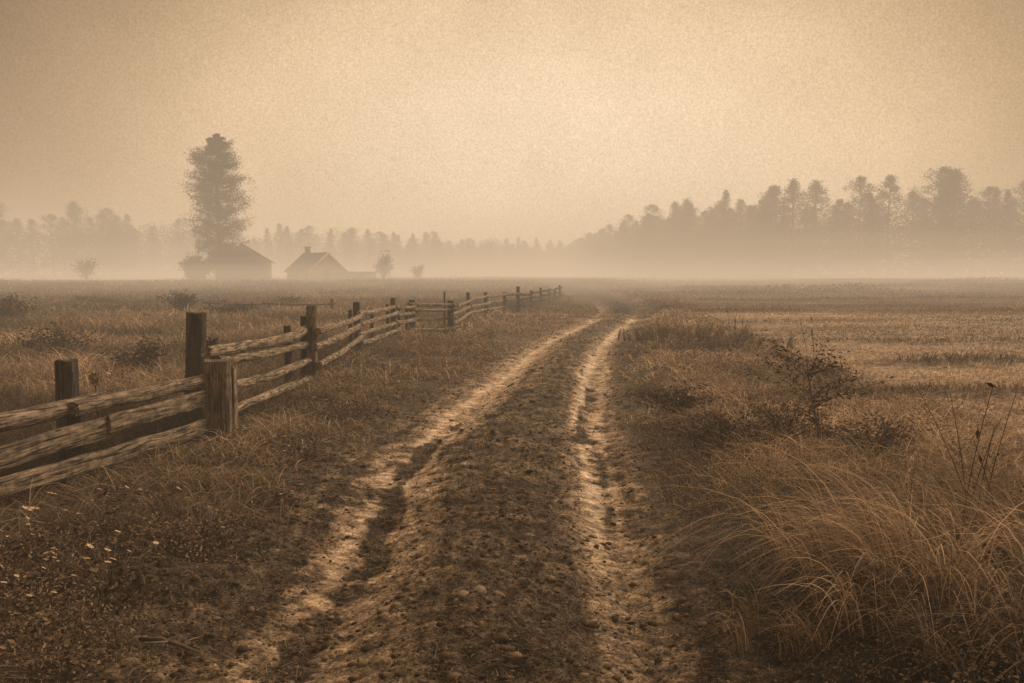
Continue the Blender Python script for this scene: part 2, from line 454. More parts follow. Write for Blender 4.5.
def build_grass():
    # meadow beyond the fence
    G = Big()
    x, y = scatter(290000, 2.8, 100, -1.1, .12)
    k = (x < at(FX, y) - .08)
    x, y = x[k], y[k]
    cl = fbm(x * .35, y * .35, 101, 4); cl2 = fbm(x * 1.3, y * 1.3, 105, 3)
    k = rng.random(len(x)) < .3 + 1.2 * cl2
    x, y, cl, cl2 = x[k], y[k], cl[k], cl2[k]
    n = len(x); d = np.hypot(x, y)
    h = (.16 + .30 * cl2) * rng.uniform(.6, 1.25, n) * (1 + .35 * sst(20, 60, d))
    pt = sst(.38, .62, fbm(x * .22, y * .55, 108, 4))
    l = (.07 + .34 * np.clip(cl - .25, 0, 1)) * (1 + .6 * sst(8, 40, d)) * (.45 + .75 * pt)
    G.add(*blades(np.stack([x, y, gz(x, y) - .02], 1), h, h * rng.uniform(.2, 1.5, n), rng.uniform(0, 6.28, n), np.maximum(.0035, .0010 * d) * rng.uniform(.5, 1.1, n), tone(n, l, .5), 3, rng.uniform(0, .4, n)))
    tag(G.build('meadow_grass', M_GRASS), 'rough brown meadow grass spreading behind the rail fence', 'grass', kind='stuff')

    # left verge: between fence and track, low weeds, clover-like leaves, short dead grass
    G = Big()
    x, y = scatter(190000, 2.6, 62, -.86, .12)
    rd = roadness(x, y)
    k = (x > at(FX, y) - .15) & (x < at(L1, y)) & (rng.random(len(x)) > rd * 1.15 - .02)
    x, y = x[k], y[k]
    cl2 = fbm(x * 1.6, y * 1.6, 115, 4); cl = fbm(x * .5, y * .5, 116, 3)
    k = rng.random(len(x)) < .08 + 1.35 * sst(.30, .65, cl2)
    x, y, cl, cl2 = x[k], y[k], cl[k], cl2[k]
    n = len(x); d = np.hypot(x, y)
    nearf = np.exp(-((x - at(FX, y) + .1) / .4) ** 2) * (.25 + .75 * sst(8, 11, y))
    h = (.04 + .24 * sst(.35, .7, cl2) * (.5 + .5 * sst(.2, 1.0, at(L1, y) - .6 - x)) + .12 * nearf) * rng.uniform(.5, 1.3, n)
    l = (.06 + .24 * cl) * (.8 + .2 * sst(4, 8, d)) + .09 * sst(9, 30, d)  # near blades darkened: vignette painted into their colour
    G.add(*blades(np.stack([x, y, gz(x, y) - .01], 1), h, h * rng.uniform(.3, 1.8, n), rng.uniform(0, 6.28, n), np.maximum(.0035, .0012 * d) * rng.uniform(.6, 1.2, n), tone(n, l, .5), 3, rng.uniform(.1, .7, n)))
    x, y = scatter(330000, 2.6, 24, -.8, -.02)
    rd = roadness(x, y); cl2 = fbm(x * 2.2, y * 2.2, 118, 3)
    k = (x > at(FX, y) - .1) & (x < at(L1, y)) & (rng.random(len(x)) > rd * 1.1) & (rng.random(len(x)) < .15 + 1.4 * sst(.36, .60, cl2))
    x, y = x[k], y[k]; n = len(x)
    G.add(*leafquads(np.stack([x, y, gz(x, y) + rng.uniform(.0, .24, n) * sst(.35, .65, fbm(x * 1.3, y * 1.3, 119, 3)) * sst(0, .8, at(L1, y) - .4 - x)], 1), np.maximum(.011, .0012 * y) * rng.uniform(.5, 1.5, n), tone(n, .125, .85, 2.0)))
    tag(G.build('weedy_verge', M_GRASS), 'low weeds and short dead grass between the fence and the track', 'weeds', kind='stuff')

    # right verge: tall tangled dry grass
    G = Big()
    x, y = scatter(370000, 2.6, 72, -.02, 1.0)
    k = (x > at(R2, y) + .1) & (x < at(VR, y) + .9) & (rng.random(len(x)) > roadness(x, y) * 1.1)
    x, y = x[k], y[k]
    cl2 = fbm(x * 1.5, y * 1.5, 125, 4); cl = fbm(x * .45, y * .45, 126, 3)
    k = rng.random(len(x)) < .12 + 1.3 * sst(.28, .62, cl2)
    x, y, cl, cl2 = x[k], y[k], cl[k], cl2[k]
    n = len(x); d = np.hypot(x, y)
    edge = sst(.1, 1.3, x - at(R2, y) - .5 * (1 - sst(4, 7, y))) * (1 - .75 * sst(-.2, .9, x - at(VR, y)))
    dark = sst(.5, .7, fbm(x * .6, y * .6, 128, 3))
    h = (.05 + .20 * edge * (.35 + cl2)) * rng.uniform(.4, 1.4, n)
    l = (.06 + .28 * cl) * (1 - .6 * dark) * (.62 + .85 * sst(4, 10, d))  # vignette painted into the grass tone near the camera, paler farther off
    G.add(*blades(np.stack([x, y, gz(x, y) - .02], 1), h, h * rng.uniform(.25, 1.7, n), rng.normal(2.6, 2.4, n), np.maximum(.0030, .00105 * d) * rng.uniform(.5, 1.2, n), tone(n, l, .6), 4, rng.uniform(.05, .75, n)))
    x, y = scatter(130000, 2.6, 28, .05, .8)
    cl2 = fbm(x * 1.9, y * 1.9, 129, 3)
    k = (x > at(R2, y) + .35) & (x < at(VR, y) + .6) & (rng.random(len(x)) < 1.5 * sst(.42, .66, cl2))
    x, y = x[k], y[k]; n = len(x)
    G.add(*leafquads(np.stack([x, y, gz(x, y) + rng.uniform(.0, .26, n) * sst(.2, 1.0, x - at(R2, y))], 1), np.maximum(.010, .0011 * y) * rng.uniform(.6, 1.4, n), tone(n, .07, .9)))
    tag(G.build('tangled_verge_grass', M_GRASS), 'tall tangled dry grass along the right side of the track', 'grass', kind='stuff')

    # right field: cropped stubble with dark drills
    G = Big()
    x, y = scatter(330000, 2.6, 120, -.02, 1.15)
    k = x > at(VR, y) - .5
    x, y = x[k], y[k]
    fu = furrow(x, y); cl2 = fbm(x * .8, y * 1.6, 135, 4)
    n = len(x); d = np.hypot(x, y)
    k = rng.random(n) < .25 + 1.2 * sst(.3, .6, cl2)
    x, y, fu, cl2, d = x[k], y[k], fu[k], cl2[k], d[k]; n = len(x)
    h = (.035 + .05 * cl2 + .11 * fu) * rng.uniform(.4, 1.4, n) + .0003 * d
    l = (.19 + .30 * (cl2 - .2)) * (.6 + .8 * sst(.35, .65, fbm(x * .12, y * .3, 138, 4))) * (1 - .85 * fu) + .02
    G.add(*blades(np.stack([x, y, gz(x, y) - .01], 1), h, h * rng.uniform(.3, 2.2, n), rng.uniform(0, 6.28, n), np.maximum(.003, .0010 * d) * rng.uniform(.5, 1.2, n), tone(n, l, .5), 2, rng.uniform(0, .5, n)))
    # ragged higher growth at the far rim of the field
    x, y = scatter(200000, 55, 125, -.75, .86)
    k = (rng.random(len(x)) < 1.5 * sst(.5, .7, fbm(x * .09, y * .05, 139, 4)))
    x, y = x[k], y[k]; n = len(x)
    hh = .12 + .75 * sst(.5, .85, fbm(x * .09, y * .05, 139, 4))
    G.add(*leafquads(np.stack([x, y, gz(x, y) + rng.random(n) ** 1.8 * hh], 1), rng.uniform(.03, .09, n), tone(n, .10, .4)))
    tag(G.build('field_stubble', M_GRASS), 'short pale stubble of the open field with dark furrow lines', 'stubble', kind='stuff')

    # straw, roots and dead grass trodden into the track
    G = Big()
    x, y = scatter(170000, 2.6, 48, -.5, .5)
    k = (rng.random(len(x)) < roadness(x, y)) & (rng.random(len(x)) > ruts(x, y) * 1.3)
    x, y = x[k], y[k]; n = len(x); d = np.hypot(x, y)
    m = fbm(x * 1.2, y * 1.2, 141, 3)
    h = np.where(rng.random(n) < .7, .010, .04) * rng.uniform(.3, 1.4, n) * (1 + 1.2 * sst(9, 25, d))
    ln = rng.uniform(.02, .09, n)
    zz = gz(x, y) + micro(x, y)
    G.add(*blades(np.stack([x, y, zz - .003], 1), h, ln, rng.uniform(0, 6.28, n), np.maximum(.003, .0011 * d) * rng.uniform(.5, 1.2, n), tone(n, .035 + .13 * m, .8), 2, rng.uniform(.1, .8, n)))
    tag(G.build('trodden_straw', M_GRASS), 'bits of straw and dead grass trodden into the muddy track', 'straw', kind='stuff')

    # clods
    ico_v = np.array([(0, 0, 1), (.894, 0, .447), (.276, .851, .447), (-.724, .526, .447), (-.724, -.526, .447), (.276, -.851, .447),
                      (.724, .526, -.447), (-.276, .851, -.447), (-.894, 0, -.447), (-.276, -.851, -.447), (.724, -.526, -.447), (0, 0, -1)])
    ico_f = np.array([(0, 1, 2), (0, 2, 3), (0, 3, 4), (0, 4, 5), (0, 5, 1), (1, 6, 2), (2, 7, 3), (3, 8, 4), (4, 9, 5), (5, 10, 1),
                      (6, 7, 2), (7, 8, 3), (8, 9, 4), (9, 10, 5), (10, 6, 1), (11, 7, 6), (11, 8, 7), (11, 9, 8), (11, 10, 9), (11, 6, 10)])
    x, y = scatter(48000, 2.6, 26, -.5, .45)
    k = (rng.random(len(x)) < roadness(x, y)) & (rng.random(len(x)) > ruts(x, y) * 1.1)
    x, y = x[k], y[k]; n = len(x)
    s = np.minimum(.0040 * np.exp(rng.normal(0, .6, n)), .016) * (1 + .06 * y)
    V = ico_v[None] * (1 + .55 * (rng.random((n, 12, 1)) - .5)) * s[:, None, None] * np.array([1.3, 1.0, .7]) * rng.uniform(.7, 1.3, (n, 1, 3))
    V = V + np.stack([x, y, gz(x, y) + micro(x, y) + s * .15], 1)[:, None, :]
    F = ico_f[None] + (np.arange(n) * 12)[:, None, None]
    G = Big(); G.add(V.reshape(-1, 3), F.reshape(-1, 3), np.repeat(tone(n, .10, .5), 12, 0))
    tag(G.build('soil_clods', M_GRASS), 'small dark clods of churned soil lying over the track', 'soil', kind='stuff')
build_grass()

# ------------------------------------------------------------------ the rail fence
def build_fence():
    p = POSTS
    root = empty('rail_fence', (0, 0, 0), label='long weathered split rail fence along the left side of the track', cat='fence')
    def post(x, y, top, w, d, lean=(0, 0), power=4, mt=M_POST, seed=0, rag=.02, taper=.93, bot=-.25):
        a = Acc(); z = g1(x, y)
        a.add(*beam((x, y, z + bot), (x + lean[0], y + lean[1], top), w, d, power, seed, rough=.08, rag=rag, taper=taper, step=.09))
        return a.build('post', mt, root)
    def rail(a_, b_, w, h, seed, power=2.6, sag=0., mt=M_RAIL, rough=.22, bow=0, kink=None, twist=0.):
        a = Acc(); a.add(*beam(a_, b_, w, h, power, seed, sag=sag, rough=rough, rag=.03, bow=bow, kink=kink, twist=twist))
        return a.build('rail', mt, root)
    # near stretch, toward the camera
    post(-3.42, 6.78, .93, .155, .15, (.0, .0), seed=1)
    post(-3.25, 8.98, 1.20, .185, .16, (.05, .0), seed=2)
    post(-3.72, 4.9, .86, .16, .16, (-.03, 0), seed=3)
    # near rails: two logs on top, two planks in the middle, one long plank low
    nx = lambda y: -3.40 + (y - 5.9) * .19
    rail((nx(4.3) - .05, 4.3, .60), (nx(6.95) - .05, 6.95, .60), .14, .125, 11, 2.3, mt=M_PLANK)
    rail((nx(6.55) + .03, 6.5, .605), (nx(8.46), 8.46, .59), .12, .115, 12, 2.5, mt=M_PLANK)
    rail((nx(4.2) + .03, 4.2, .37), (nx(6.98) + .03, 6.98, .405), .06, .165, 13, 4, mt=M_PLANK, rough=.12)
    rail((nx(6.9) + .06, 6.86, .425), (nx(8.46) + .04, 8.46, .425), .06, .15, 14, 4, mt=M_PLANK, rough=.12)
    rail((nx(4.1) + .10, 4.1, .175), (nx(8.46) + .05, 8.46, .150), .06, .135, 15, 4, mt=M_PLANK, rough=.11, sag=-.025)
    # the split block post where the two stretches meet: a broad block and a torn slab beside it
    post(-2.785, 8.40, .77, .25, .22, (.0, 0), 5, M_BLOCK, 21, .03, 1.0)
    post(-2.94, 8.70, .90, .12, .13, (-.015, 0), 4, M_POST, 22, .09, .8)
    post(-2.645, 8.42, .68, .045, .12, (-.01, 0), 3, M_RAIL, 23, .08, .7)
    # second stretch
    post(-2.65, 11.68, 1.17, .145, .145, (.0, 0), 2.6, M_BLOCK, 31)
    post(-2.76, 11.75, 1.03, .09, .09, (-.01, 0), 2.4, M_POST, 32)
    post(-2.86, 11.3, .93, .10, .09, (.0, 0), 2.4, M_POST, 33)
    rail((-2.93, 8.5, .86), (-2.72, 11.9, .84), .115, .12, 34, 2.2, sag=.045, kink=(.72, .05))
    rail((-2.9, 8.7, .735), (-2.70, 11.9, .68), .10, .085, 35, 2.6, sag=.02)
    rail((-2.78, 8.6, .50), (-2.68, 11.9, .48), .10, .085, 36, 2.6, sag=.035)
    rail((-2.80, 8.75, .25), (-2.66, 11.8, .22), .09, .09, 37, 2.6)
    # from here on: posts and three or four rails to each bay
    tops = [None, None, 1.17, 1.03, 1.0, .92, .88, .95, .89, .84, 1.05, .84, .91, .78, .72, .92]
    ws = [0, 0, 0, .15, .13, .16, .17, .13, .14, .13, .15, .12, .13, .11, .12, .13]
    for i in range(3, len(p)):
        post(p[i][0], p[i][1], tops[i] + .02, ws[i], ws[i], (rng.normal(0, .02), 0), 3, M_POST, 50 + i)
        if i in (3, 4, 5, 6): post(p[i][0] - .17, p[i][1] + .15, tops[i] - (.14 if i != 6 else -.25), .09 if i != 6 else .05, .08, (0, 0), 2.4, M_POST, 80 + i)
    hs = {2: (.80, .58, .36), 3: (.80, .60, .40, .24), 4: (.78, .60, .42), 5: (.80, .66, .42, .16), 6: (.74, .5, .28)}
    for i in range(2, len(p) - 1):
        a, b = np.array(p[i]), np.array(p[i + 1]); dr = (b - a) / np.linalg.norm(b - a); sd = np.array([dr[1], -dr[0]])
        za, zb = g1(*a), g1(*b)
        for k, hh in enumerate(hs.get(i, (.72, .50, .28))):
            o = .05 if (k + i) % 2 else .085
            e0 = a - dr * .18 + sd * (o + .03); e1 = b + dr * .18 + sd * o
            h2 = hh * rng.uniform(.93, 1.05)
            rail((*e0, za + hh), (*e1, zb + h2), .085, rng.uniform(.075, .10), 200 + 10 * i + k, 2.5, sag=rng.uniform(-.01, .05), mt=M_RAIL if i < 9 else M_FARRAIL)
        if i in (3, 4):
            c = (a + b) / 2
            post(c[0] - .12, c[1], .78, .08, .08, (0, 0), 2.4, M_POST, 300 + i)
build_fence()

def build_old_fence():
    root = empty('field_fence', (0, 0, 0), label='low broken two rail fence standing out in the left meadow', cat='fence')
    q = [(-11.5, 33.7), (-9.3, 33.9), (-6.85, 33.6)]
    for i, (x, y) in enumerate(q):
        a = Acc(); a.add(*beam((x, y, g1(x, y) - .1), (x + .04, y, (.56, .52, .66)[i]), .13 if i == 2 else .09, .12, 3, 400 + i)); a.build('post', M_FARRAIL, root)
    for i in range(2):
        for k, hh in enumerate((.50, .21)):
            a = Acc(); a.add(*beam((q[i][0] - .2, q[i][1] - .1, hh + .05 * (i == 0) + .06 * k), (q[i + 1][0] + .2, q[i + 1][1] - .1, hh - .10 * k * i), .06, .06, 2.5, 410 + 2 * i + k, sag=.07, rough=.3)); a.build('rail', M_FARRAIL, root)
build_old_fence()

# ------------------------------------------------------------------ trees
def tree_meshes(key, H, crown_r, crown_lo, nleaf, leaf, lum, seed, style='round', tr=.16, limbs=26):
    r = np.random.default_rng(seed)
    tk = Acc()
    zs = np.linspace(0, H * .95, 14)
    path = np.stack([.02 * H * (vn(zs * .25, zs * 0, seed) - .5), .02 * H * (vn(zs * .25, zs * 0 + 5, seed) - .5), zs], 1); path[:, :2] -= path[0, :2]
    rad = tr * (1 - zs / H) ** .8 + .02; rad[0] *= 1.5
    tk.add(*tube(path, rad, 8, .15, seed))
    P = []; Sg = []; Lm = []
    for i in range(limbs):
        t = crown_lo + (1 - crown_lo) * ((i + r.random()) / limbs) ** .9
        z = H * t * .97
        k = (t - crown_lo) / (1 - crown_lo)
        if style == 'column': prof = np.interp(k, [0, .1, .3, .55, .75, .9, 1], [.60, .74, .88, .95, .76, .44, .06])
        elif style == 'birch': prof = np.interp(k, [0, .2, .5, .75, .9, 1], [.7, 1, .80, .42, .20, .04])
        elif style == 'spire': prof = (1 - k) ** .8 * .95 + .08
        else: prof = np.sin(np.pi * (k * .82 + .17)) ** .8
        L = crown_r * prof * r.uniform(.5, 1.15)
        az = i * 2.4 + r.normal(0, .4)
        pz = np.interp(z, zs, path[:, 0]), np.interp(z, zs, path[:, 1])
        rise = r.uniform(-.15, .45) if style == 'column' else r.uniform(.05, .6) if style == 'birch' else (r.uniform(.1, .5) if style == 'round' else r.uniform(-.3, .1))
        d = np.array([math.cos(az), math.sin(az), rise])
        tt = np.linspace(0, 1, 5)
        lp = np.array([pz[0], pz[1], z]) + tt[:, None] * d * L + np.outer(tt ** 2, [0, 0, L * (.12 if style != 'spire' else -.1)])
        tk.add(*tube(lp, np.linspace(max(.02, tr * .34 * (1 - t) + .015), .012, 5), 5, .1, seed + i))
        m = int(nleaf / limbs)
        q = r.random(m) ** .6
        c = np.array([np.interp(q, tt, lp[:, j]) for j in range(3)]).T
        # sprays: sub-clusters along the limb
        nc = max(3, int(L * 2.2)); cq = r.uniform(.3, 1.05, nc); cc = np.array([np.interp(cq, tt, lp[:, j]) for j in range(3)]).T + r.normal(0, L * .13, (nc, 3)) * np.array([1, 1, .6])
        ci = r.integers(0, nc, m)
        sp = L * .10 + (.10 if style == 'column' else .24)
        pts = np.where((r.random(m) < .8)[:, None], cc[ci] + np.clip(r.normal(0, 1, (m, 3)), -1.7, 1.7) * np.array([sp, sp, sp * (.75 if style == 'column' else .8)]), c + r.normal(0, .12, (m, 3)))
        P.append(pts); Lm.append(np.full(m, 1.0) * (.6 + .8 * r.random(nc))[ci])
    P = np.concatenate(P); Lm = np.concatenate(Lm)
    n = len(P)
    V, F, C = leafquads(P, leaf * r.uniform(.5, 1.3, n), (lum * Lm)[:, None] * SV[None])
    crown = mesh_np(key + '_crown', V, F, C)
    return tk, crown

def make_tree(name, key, *a, **k):
    tk, crown = tree_meshes(key, *a, **k)
    root = empty(name, (0, 0, 0))
    tk.build('trunk', M_BARK, root); link('crown', crown, M_LEAF, root)
    return root

# the tall tree beside the farm
tall = make_tree('tall_tree', 'tall', 20.8, 4.3, .12, 70000, .115, .015, 8, style='column', tr=.34, limbs=150)
tall.location = (-40.1, 122, g1(-40.1, 122) - .3); tag(tall, 'tall dark solitary tree standing beside the farm buildings', 'tree')
slim = make_tree('slim_tree', 'slim', 6.5, .8, .35, 350, .16, .03, 6, style='round', tr=.06, limbs=12)
slim.location = (-44.3, 126, g1(-44.3, 126)); tag(slim, 'thin bare young tree just left of the tall tree', 'tree')

# woods
protos = []
for i, (H, cr, lo, st, nl) in enumerate([(14, 3.4, .06, 'birch', 4200), (15, 3.6, .05, 'round', 5200), (13, 3.0, .04, 'birch', 3600), (15, 4.0, .1, 'round', 4600), (12, 3.2, .05, 'birch', 3800), (17, 2.6, .08, 'birch', 4400)]):
    protos.append(make_tree('forest_tree', 'wood%d' % i, H, cr * 1.12, lo, int(nl * 1.9), .125, .024, 20 + i, style=st, tr=.2, limbs=54))
def interp_line(pts, s):
    pts = np.array(pts, float); L = np.concatenate([[0], np.cumsum(np.linalg.norm(np.diff(pts, axis=0), axis=1))])
    return np.interp(s * L[-1], L, pts[:, 0]), np.interp(s * L[-1], L, pts[:, 1])
used = set()
def plant(x, y, hgt, label, group):
    i = int(rng.integers(0, len(protos)))
    if i not in used: t = protos[i]; used.add(i)
    else: t = dup(protos[i])
    base = [14, 15, 13, 15, 12, 17][i]
    s = hgt / base
    t.location = (x, y, g1(x, y) - .1); t.rotation_euler = (0, 0, rng.uniform(0, 6.28)); t.scale = (s * rng.uniform(.85, 1.25),) * 2 + (s,)
    tag(t, label, 'tree', group)
right_line = [(122, 148), (87, 150), (66, 165), (50, 186), (38, 215), (34, 270), (30, 340), (24, 420)]
for s in np.linspace(0, 1, 84):
    x, y = interp_line(right_line, s)
    hh = np.interp(s, [0, .12, .3, .4, .5, .62, 1], [18.6, 18.2, 17.6, 17.2, 15.5, 15.0, 13.5]) * rng.uniform(.84, 1.10)
    plant(x + rng.normal(0, 2.5), y + rng.normal(0, 4), hh, 'misty tree in the tall wood closing the right side of the field', 'trees of the tall misty wood on the right')
for s in np.linspace(0, .72, 72):
    x, y = interp_line(right_line, s)
    plant(x + 3 + rng.normal(0, 3), y + 8 + rng.normal(0, 3), rng.uniform(13.5, 17.0), 'misty tree in the tall wood closing the right side of the field', 'trees of the tall misty wood on the right')
left_line = [(-140, 190), (-112, 196), (-96, 205), (-92, 236), (-60, 248), (-40, 265), (-10, 330), (25, 400)]
for s in np.linspace(0, 1, 92):
    x, y = interp_line(left_line, s)
    hh = np.interp(s, [0, .2, .27, .4, .55, .7, 1], [15.5, 15.5, 12.5, 13, 14, 12.5, 14]) * rng.uniform(.78, 1.14)
    plant(x + rng.normal(0, 3), y + rng.normal(0, 4), hh, 'faint misty tree in the far wood behind the farm', 'trees of the faint far wood behind the farm')
for s in np.linspace(0, 1, 26):
    x, y = interp_line(left_line, s)
    plant(x + rng.normal(0, 3), y + 12 + rng.normal(0, 4), rng.uniform(13, 17), 'faint misty tree in the far wood behind the farm', 'trees of the faint far wood behind the farm')
# low growth along the foot of the woods
G = Big()
for line, cnt in ((right_line, 230000), (left_line, 150000)):
    s = rng.random(cnt); x, y = interp_line(line, s)
    x = x + rng.normal(0, 3, cnt); y = y + rng.normal(2, 4, cnt)
    top = 5 + 11 * fbm(x * .12, y * .12, 151, 3)
    G.add(*leafquads(np.stack([x, y, gz(x, y) + rng.random(cnt) ** 1.2 * top], 1), rng.uniform(.14, .34, cnt), tone(cnt, .04, .3)))
tag(G.build('undergrowth', M_LEAF), 'dim undergrowth along the foot of the misty woods', 'undergrowth', kind='stuff')

# ------------------------------------------------------------------ shrubs and plants
def shrub(name, x, y, w, h, nleaf, leaf, lum, label, cat='shrub', group=None, seed=0, z=None):
    r = np.random.default_rng(seed + 500)
    root = empty(name, (x, y, g1(x, y) if z is None else z), 0, label, cat, group)
    st = Acc(); P = []
    for i in range(9):
        az = i * 2.4 + r.normal(0, .3); q = r.uniform(.2, 1)
        tip = np.array([math.cos(az) * w * .5 * q, math.sin(az) * w * .5 * q, h * (1 - .45 * q * q) * r.uniform(.75, 1)])
        tt = np.linspace(0, 1, 5)[:, None]
        lp = tip * tt * np.array([1, 1, 0]) * (.5 + .5 * tt) + np.array([0, 0, 1]) * tip[2] * tt ** .8
        st.add(*tube(lp, np.linspace(.012 * h + .006, .004, 5), 5))
        m = nleaf // 9
        qq = r.uniform(.25, 1.05, m)
        c = np.array([np.interp(qq, tt[:, 0], lp[:, j]) for j in range(3)]).T
        P.append(c + r.normal(0, 1, (m, 3)) * np.array([w * .11, w * .11, h * .10]))
    P = np.concatenate(P); P[:, 2] = np.abs(P[:, 2])
    st.build('stem', M_BARK, root)
    V, F, C = leafquads(P, leaf * r.uniform(.5, 1.3, len(P)), tone(len(P), lum, .35))
    link('foliage', mesh_np('foliage', V, F, C), M_LEAF, root)
    return root
shrub('round_bush', -18.0, 125, 3.4, 3.6, 1400, .17, .03, 'round dark bush at the right end of the low shed', 'bush', seed=1)
shrub('round_bush', -13.2, 125, 2.2, 2.2, 700, .16, .045, 'small faint bush alone in the mist right of the farm', 'bush', seed=2)
shrub('round_bush', -59.8, 125, 3.6, 3.2, 1200, .17, .05, 'faint bush standing before the woods far left', 'bush', seed=3)
for k, (dx, w, h) in enumerate(((-3.2, 4.2, 3.4), (.6, 4.0, 4.2), (3.4, 4.5, 4.4))):
    shrub('farm_shrub', -39.7 + dx, 120.5, w, h, 6000, .2, .02, ('leafy shrub at the left foot of the tall tree', 'dark shrub right in front of the tall tree trunk', 'high dark shrub between the tall tree and the barn')[k], 'shrub', seed=10 + k)
shrub('meadow_shrub', -12.7, 33.9, 1.7, .95, 1500, .05, .028, 'wide dark shrub in the meadow left of the low broken fence', seed=20)
shrub('meadow_shrub', -9.9, 31.3, 2.3, .55, 1200, .05, .03, 'dark low shrub in front of the low broken meadow fence', seed=21)
shrub('meadow_shrub', -10.4, 41, 1.9, .6, 700, .055, .04, 'small shrub just behind the low broken meadow fence', seed=22)
shrub('meadow_shrub', -20.0, 42, 2.2, .6, 700, .06, .045, 'lone pale shrub farther out in the left meadow', seed=23)
shrub('meadow_shrub', -16.0, 27.8, 2.2, .9, 1500, .055, .04, 'dark shrub in the meadow at the left edge of the photo', seed=24)
shrub('meadow_shrub', -5.6, 13.4, 1.0, .55, 1500, .03, .04, 'low leafy shrub just behind the near fence posts', seed=25)
shrub('meadow_shrub', -8.6, 16.5, 1.8, .6, 1500, .035, .04, 'broad shrub in the meadow behind the leftmost fence post', seed=26)

shrub('leafy_weed', 2.35, 7.5, 1.1, .40, 2600, .017, .08, 'low leafy weed patch behind the foot of the sapling', 'weed', seed=27)
shrub('leafy_weed', 2.85, 6.9, 1.0, .36, 2400, .017, .075, 'low leafy weed patch right of the sapling', 'weed', seed=28)
shrub('leafy_weed', 1.75, 7.3, .9, .34, 1300, .02, .05, 'low leafy weed patch between the sapling and the right rut', 'weed', seed=29)
shrub('leafy_weed', 1.75, 9.4, 1.1, .34, 1300, .024, .05, 'leafy weed patch on the right verge beyond the sapling', 'weed', seed=30)
def sapling(x, y):
    r = np.random.default_rng(77); z = g1(x, y)
    root = empty('sapling', (x, y, z), 0, 'young leafy dark sapling rising from dry grass beside the right field', 'sapling')
    st = Acc(); P = []; D = []
    main = np.array([(0, 0, -.05), (.0, 0, .25), (-.05, 0, .42), (-.08, .02, .62), (-.11, .02, .82)])
    st.add(*tube(main, [.011, .009, .007, .005, .003], 6))
    for i in range(24):
        t = r.uniform(.22, .95); b = np.array([np.interp(t, np.linspace(0, 1, 5), main[:, j]) for j in range(3)])
        az = i * 2.4; L = r.uniform(.25, .78) * (1.05 - .55 * t); d = np.array([math.cos(az), math.sin(az), r.uniform(.3, .8)])
        tt = np.linspace(0, 1, 5)[:, None]; lp = b + tt * d * L + tt ** 2 * np.array([0, 0, -.1 * L])
        st.add(*tube(lp, np.linspace(.004, .0018, 5), 5))
        for q in np.linspace(.2, 1.1, 36):
            c = np.array([np.interp(q, tt[:, 0], lp[:, j]) for j in range(3)])
            P.append(c + r.normal(0, .036, 3))
    P = np.array(P)
    st.build('stem', M_STICK, root)
    V, F, C = leafquads(P, .018 * r.uniform(.6, 1.35, len(P)), tone(len(P), .045, .5))
    link('foliage', mesh_np('foliage', V, F, C), M_LEAF, root)
sapling(2.48, 7.1)

def tussock(name, x, y, n, h, spread, lum, label, seed, dirx=None, curl=(.25, .8), w=.0050, arc=1.0):
    r = np.random.default_rng(seed)
    root_z = g1(x, y)
    nl = max(6, n // 16); lk = r.integers(0, nl, n)                       # blades grow in locks that bend together
    lx = r.normal(0, spread * .22, nl); ly = r.normal(0, spread * .22, nl)
    px = lx[lk] + r.normal(0, .022, n); py = ly[lk] + r.normal(0, .022, n)
    la = np.arctan2(ly, lx) + r.normal(0, .6, nl)
    if dirx is not None: la = np.where(r.random(nl) < .6, dirx + r.normal(0, .6, nl), la)
    az = la[lk] + r.normal(0, .22, n)
    hh = h * r.uniform(.5, 1.15, nl)[lk] * r.uniform(.6, 1.1, n)
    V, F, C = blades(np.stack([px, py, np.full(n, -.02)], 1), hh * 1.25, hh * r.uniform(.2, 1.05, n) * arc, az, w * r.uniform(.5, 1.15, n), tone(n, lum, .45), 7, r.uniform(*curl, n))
    o = link(name, mesh_np(name, V, F, C), M_GRASS); o.location = (x, y, root_z)
    return tag(o, label, 'grass clump')
tussock('grass_tussock', 1.86, 4.0, 1700, .66, 1.0, .30, 'large pale arching grass clump at the lower right', 31, 2.9, (.3, 1.0), .0066, 1.2)
tussock('grass_tussock', 2.5, 4.45, 1500, .60, 1.0, .19, 'dark bent grass clump beside the tall dead stalks', 32, 2.6, (.3, 1.0), .0062, 1.2)
tussock('grass_tussock', 2.0, 3.35, 1300, .46, .9, .13, 'dark drooping grass clump in the lower right corner', 33, 3.1, (.3, 1.0), .0062, 1.3)
tussock('grass_tussock', 1.3, 3.6, 350, .28, .7, .20, 'smaller flattened grass clump left of the pale arching clump', 34, 2.8)
tussock('grass_tussock', 2.6, 5.3, 420, .36, .8, .14, 'low dry grass clump in front of the young sapling', 35, 2.6)
tussock('grass_tussock', 1.75, 5.2, 320, .30, .7, .18, 'sparse grass clump below and left of the sapling', 36, 2.8)
for k, (x, y, h, lb) in enumerate([(3.75, 18.6, .75, 'dark clump of upright weeds midway along the right verge'), (3.3, 19.6, .6, 'lower dark weed clump nearest the right wheel rut'), (4.5, 17.6, .6, 'sparse upright weeds at the edge of the stubble field')]):
    tussock('weed_clump', x, y, 900, h * .62, 1.9, .15, lb, 41 + k, None, (0, .35), .014, 1.0)

